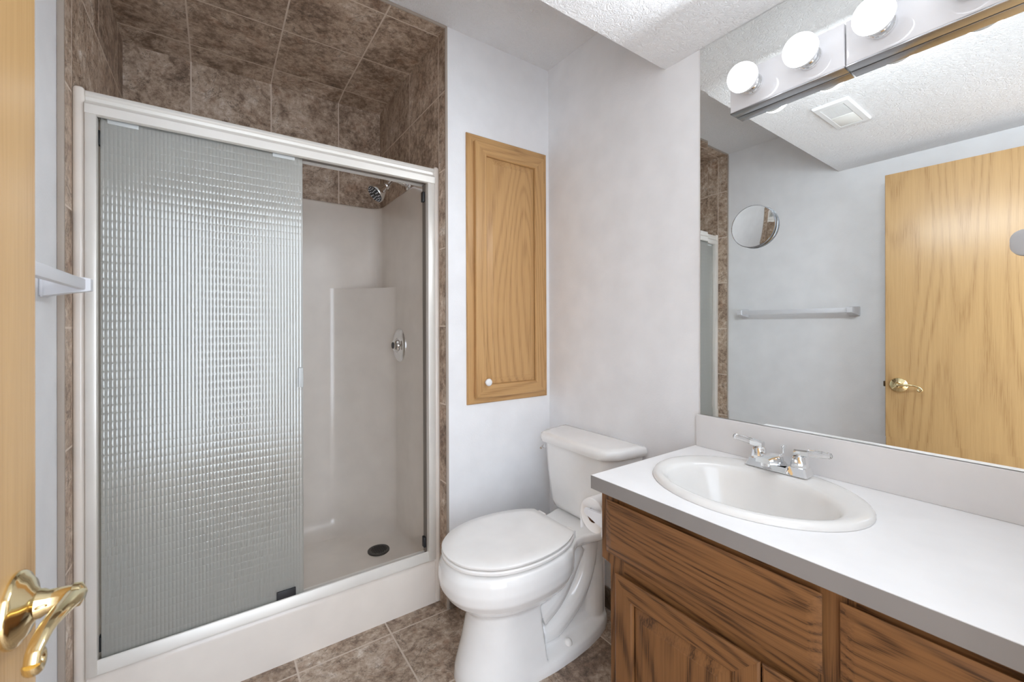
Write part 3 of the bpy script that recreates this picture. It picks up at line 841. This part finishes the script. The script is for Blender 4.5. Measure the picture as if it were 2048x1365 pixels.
# ------------------------------------------------------------------ towel bar
tb = thing('towel_bar', 'white towel bar on the left wall beside the shower', 'towel bar', (XL, 1.18, 1.285))
for yc in (0.872, 1.488):
    bm = NB()
    rr = lambda x, hy, z0, z1: [V(x, yc-hy, z0), V(x, yc+hy, z0), V(x, yc+hy, z1), V(x, yc-hy, z1)]
    box(bm, XL, XL+0.010, yc-0.026, yc+0.026, 1.256, 1.312, bev=0.003)
    rings = [rr(XL+0.010, 0.023, 1.259, 1.309), rr(XL+0.05, 0.018, 1.268, 1.307), rr(XL+0.078, 0.016, 1.272, 1.307), rr(XL+0.088, 0.013, 1.275, 1.304)]
    loft(bm, rings)
    bmesh.ops.bevel(bm, geom=[e for e in bm.edges if e.calc_face_angle(0) > 0.6], offset=0.003, segments=2, affect='EDGES')
    obj('post', bm, PLAS, tb, 50)
bm = NB(); box(bm, -0.282, -0.266, 0.885, 1.475, 1.277, 1.303, bev=0.002)
obj('bar', bm, PLAS, tb, 40)

# ------------------------------------------------------------------ toilet
TY = 1.25
tl = thing('toilet', 'white two-piece toilet with closed lid beside the vanity', 'toilet', (1.0, TY, 0))
def egg(ctrl, z, n=20, cy=TY):
    """ctrl = [(x, halfwidth)] from front tip to back; returns ring"""
    pts = []
    P = [V(x, h, 0) for x, h in ctrl]
    for i in range(len(P)-1):
        p0 = P[max(i-1, 0)].copy(); p1 = P[i]; p2 = P[i+1]; p3 = P[min(i+2, len(P)-1)]
        if i == 0: p0 = V(p2.x, -p2.y, 0)
        for k in range(4):
            t = k/4
            q = 0.5*((2*p1) + (p2-p0)*t + (2*p0-5*p1+4*p2-p3)*t*t + (3*p1-p0-3*p2+p3)*t**3)
            pts.append((q.x, max(q.y, 0)))
    pts.append((P[-1].x, P[-1].y))
    up_ = [V(x, cy+h, z) for x, h in pts]; dn = [V(x, cy-h, z) for x, h in pts[1:]]
    return up_[::-1] + dn
LID = [(0, 0), (0.014, 0.25), (0.05, 0.47), (0.12, 0.67), (0.21, 0.84), (0.33, 0.95), (0.46, 1.0), (0.60, 1.0), (0.74, 0.945), (0.87, 0.84), (0.96, 0.715), (1.0, 0.635)]
def lid_ring(xf, xb, hw, z): return egg([(xf+(xb-xf)*a, hw*b) for a, b in LID], z)
EGG = [(0, 0), (0.012, 0.25), (0.045, 0.47), (0.11, 0.68), (0.20, 0.85), (0.32, 0.96), (0.46, 1.0), (0.62, 0.985), (0.78, 0.90), (0.90, 0.72), (0.97, 0.45), (1.0, 0.16)]
def egg_ring(xf, xb, hw, z): return egg([(xf+(xb-xf)*a, hw*b) for a, b in EGG], z)
bm = NB()
loft(bm, [egg_ring(0.628, 1.085, 0.172, 0.403), egg_ring(0.614, 1.09, 0.183, 0.398), egg_ring(0.604, 1.095, 0.188, 0.380), egg_ring(0.600, 1.095, 0.189, 0.345), egg_ring(0.605, 1.095, 0.185, 0.315),
          egg_ring(0.622, 1.09, 0.172, 0.288), egg_ring(0.652, 1.08, 0.150, 0.262), egg_ring(0.685, 1.06, 0.122, 0.240), egg_ring(0.70, 1.03, 0.10, 0.21)])
# front column, cut square at the back
def dring(xf, xb, hw, z):
    n = 14; xm = xb-0.10
    pts = [(xm - (xm-xf)*sin(t), hw*cos(t)) for t in [pi/2*k/n for k in range(n+1)]]
    r = [V(xb, TY+hw, z)] + [V(x, TY+h, z) for x, h in pts] + [V(x, TY-h, z) for x, h in pts[:-1][::-1]] + [V(xb, TY-hw, z)]
    return r
loft(bm, [dring(0.648, 0.925, 0.142, -0.006), dring(0.652, 0.925, 0.138, 0.03), dring(0.676, 0.920, 0.123, 0.11), dring(0.695, 0.915, 0.112, 0.19), dring(0.70, 0.912, 0.108, 0.24), dring(0.68, 0.912, 0.115, 0.29)])
# rear web, deck and base flange
box(bm, 0.88, 1.285, TY-0.06, TY+0.06, 0.0, 0.385)
deck = [(1.02, 0.155), (1.05, 0.132), (1.08, 0.116), (1.115, 0.111), (1.15, 0.120), (1.18, 0.131), (1.22, 0.136), (1.32, 0.136)]
def dk(z, s=1.0): return [V(x, TY+h*s, z) for x, h in deck] + [V(x, TY-h*s, z) for x, h in deck[::-1]]
loft(bm, [dk(0.345, 0.62), dk(0.365, 0.9), dk(0.375, 1.0), dk(0.397, 1.0), dk(0.402, 0.97)])
fl = [(0.86, 0.142), (0.95, 0.146), (1.04, 0.142), (1.12, 0.133), (1.19, 0.118), (1.24, 0.100), (1.275, 0.078), (1.297, 0.048), (1.305, 0.0)]
def fr(z, s): return [V(x, TY+h*s, z) for x, h in fl] + [V(x, TY-h*s, z) for x, h in fl[:-1][::-1]]
loft(bm, [fr(-0.006, 1.0), fr(0.018, 1.0), fr(0.034, 0.965), fr(0.040, 0.90), fr(0.052, 0.62), fr(0.075, 0.5)])
# rear pillar and trapway bulges
loft(bm, [[V(1.225+0.075*cos(a)*k, TY+0.088*sin(a)*k2, z) for a in [2*pi*i/24 for i in range(24)]] for z, k, k2 in ((0.0, 1.0, 0.95), (0.10, 0.95, 0.95), (0.25, 0.9, 0.92), (0.37, 1.0, 1.15))])
for s in (1, -1):
    tube(bm, [(1.125, TY+s*0.045, 0.345), (1.06, TY+s*0.055, 0.27), (1.0, TY+s*0.055, 0.205), (0.93, TY+s*0.05, 0.165)], [0.045, 0.05, 0.055, 0.06], 18, sub=5)
    tube(bm, [(0.945, TY+s*0.050, 0.085), (1.0, TY+s*0.052, 0.092), (1.06, TY+s*0.050, 0.12), (1.12, TY+s*0.05, 0.165), (1.165, TY+s*0.05, 0.24), (1.185, TY+s*0.05, 0.35)], [0.046, 0.05, 0.05, 0.047, 0.045, 0.05], 18, sub=5)
bo_ = obj('bowl', bm, PORC, tl, 180)
m_ = bo_.modifiers.new('fuse', 'REMESH'); m_.mode = 'VOXEL'; m_.voxel_size = 0.0036; m_.use_smooth_shade = True
m_ = bo_.modifiers.new('soften', 'SMOOTH'); m_.factor = 0.5; m_.iterations = 9
for s in (1, -1):
    bm = NB(); lathe(bm, (1.035, TY+s*0.112, 0.036), (0, 0, 1), [(0.0155, 0), (0.0155, 0.006), (0.0125, 0.016), (0.007, 0.021), (0.001, 0.023)], 24)
    obj('bolt_cap', bm, SEATM, tl, 60)
bm = NB()
loft(bm, [lid_ring(0.618, 1.062, 0.176, 0.4085), lid_ring(0.612, 1.064, 0.181, 0.412), lid_ring(0.611, 1.064, 0.182, 0.4195), lid_ring(0.615, 1.062, 0.179, 0.4230)])
obj('seat', bm, SEATM, tl, 40)
bm = NB()
loft(bm, [lid_ring(0.619, 1.057, 0.176, 0.4265), lid_ring(0.613, 1.060, 0.180, 0.4290), lid_ring(0.612, 1.061, 0.181, 0.4350), lid_ring(0.618, 1.058, 0.176, 0.4395), lid_ring(0.66, 1.03, 0.14, 0.4415), lid_ring(0.74, 0.98, 0.08, 0.4425)])
obj('seat_lid', bm, SEATM, tl, 50)
for s in (1, -1):
    bm = NB(); box(bm, 1.052, 1.082, TY+s*0.085-0.022, TY+s*0.085+0.022, 0.402, 0.432, bev=0.006, seg=3)
    obj('seat_hinge', bm, SEATM, tl, 50)
# tank
TKY = 1.258
def tank_ring(xf, xb, hf, hb, z, c=0.02):
    base = [(xb, hb), (xb-0.02, hb), (xf+0.055, hf+0.028), (xf+0.022, hf+0.008), (xf+0.006, hf-0.008), (xf, hf-0.03)]
    return [V(x, TKY+h, z) for x, h in base] + [V(x, TKY-h, z) for x, h in base[::-1]]
bm = NB()
loft(bm, [tank_ring(1.205, 1.315, 0.125, 0.165, 0.404), tank_ring(1.185, 1.325, 0.142, 0.182, 0.415), tank_ring(1.176, 1.330, 0.150, 0.190, 0.44), tank_ring(1.168, 1.334, 0.163, 0.205, 0.56), tank_ring(1.163, 1.334, 0.172, 0.215, 0.688)])
obj('tank', bm, PORC, tl, 50)
bm = NB()
loft(bm, [tank_ring(1.153, 1.338, 0.180, 0.222, 0.684), tank_ring(1.147, 1.340, 0.184, 0.227, 0.687), tank_ring(1.144, 1.341, 0.187, 0.230, 0.70), tank_ring(1.146, 1.340, 0.185, 0.228, 0.715), tank_ring(1.154, 1.334, 0.178, 0.220, 0.722), tank_ring(1.175, 1.318, 0.16, 0.20, 0.7235)])
obj('tank_lid', bm, PORC, tl, 50)
bm = NB(); d = V(-0.5, 0.86, 0).normalized(); o = V(1.178, TKY+0.183, 0.655)
lathe(bm, o, d, [(0.009, 0), (0.009, 0.003), (0.005, 0.005), (0.005, 0.008)], 20)
tube(bm, [o+d*0.007, o+d*0.010+V(-0.004, -0.002, -0.001), o+d*0.011+V(-0.016, -0.009, -0.004)], [0.005, 0.0045, 0.005], 12)
obj('flush_lever', bm, CHROME, tl, 50)

# ------------------------------------------------------------------ toilet paper
TPY, TPZ, TPX0, TPX1 = 0.872, 0.643, 0.888, 0.995
hp = thing('paper_holder', 'white toilet paper holder on the vanity side', 'toilet paper holder', (0.94, 0.812, TPZ))
for xc, xi in ((0.872, 0.8855), (1.011, 0.9975)):
    bm = NB()
    box(bm, xc-0.0045, xc+0.0045+0.014, 0.8115, 0.8200, TPZ-0.045, TPZ+0.028, bev=0.003) if xc < 0.9 else box(bm, xc-0.012, xc+0.012, 0.7815, 0.8200, TPZ-0.045, TPZ+0.028, bev=0.003)
    r1 = [V(xc-0.005, 0.8190, TPZ-0.018), V(xc+0.006, 0.8190, TPZ-0.018), V(xc+0.006, 0.8190, TPZ+0.020), V(xc-0.005, 0.8190, TPZ+0.020)]
    r2 = [V(xc-0.004, 0.884, TPZ+0.000), V(xc+0.005, 0.884, TPZ+0.000), V(xc+0.005, 0.884, TPZ+0.014), V(xc-0.004, 0.884, TPZ+0.014)]
    loft(bm, [r1, r2])
    obj('bracket', bm, PLAS, hp, 30)
bm = NB(); lathe(bm, (0.876, TPY, TPZ+0.003), (1, 0, 0), [(0.008, 0), (0.008, 0.131)], 16)
obj('roller', bm, PLAS, hp, 50)
tp = thing('toilet_paper_roll', 'white toilet paper roll on the holder beside the vanity', 'toilet paper', (0.94, TPY, TPZ))
bm = NB(); ZR = TPZ-0.009
lathe(bm, (TPX0, TPY, ZR), (1, 0, 0), [(0.0205, 0), (0.047, 0), (0.049, 0.002), (0.049, TPX1-TPX0-0.002), (0.047, TPX1-TPX0), (0.0205, TPX1-TPX0), (0.0205, 0)], 44, False, False)
sheet = [(TPY+0.0485, ZR), (TPY+0.0497, ZR), (TPY+0.0505, ZR-0.03), (TPY+0.051, ZR-0.055), (TPY+0.050, ZR-0.055), (TPY+0.0492, ZR-0.03)]
loft(bm, [[V(x, y, z) for y, z in sheet] for x in (TPX0+0.002, TPX1-0.002)])
obj('paper', bm, PAPER, tp, 40)
bm = NB(); lathe(bm, (TPX0+0.001, TPY, ZR), (1, 0, 0), [(0.0195, 0), (0.0203, 0), (0.0203, TPX1-TPX0-0.002), (0.0195, TPX1-TPX0-0.002), (0.0195, 0)], 32, False, False)
obj('core', bm, KRAFT, tp, 40)
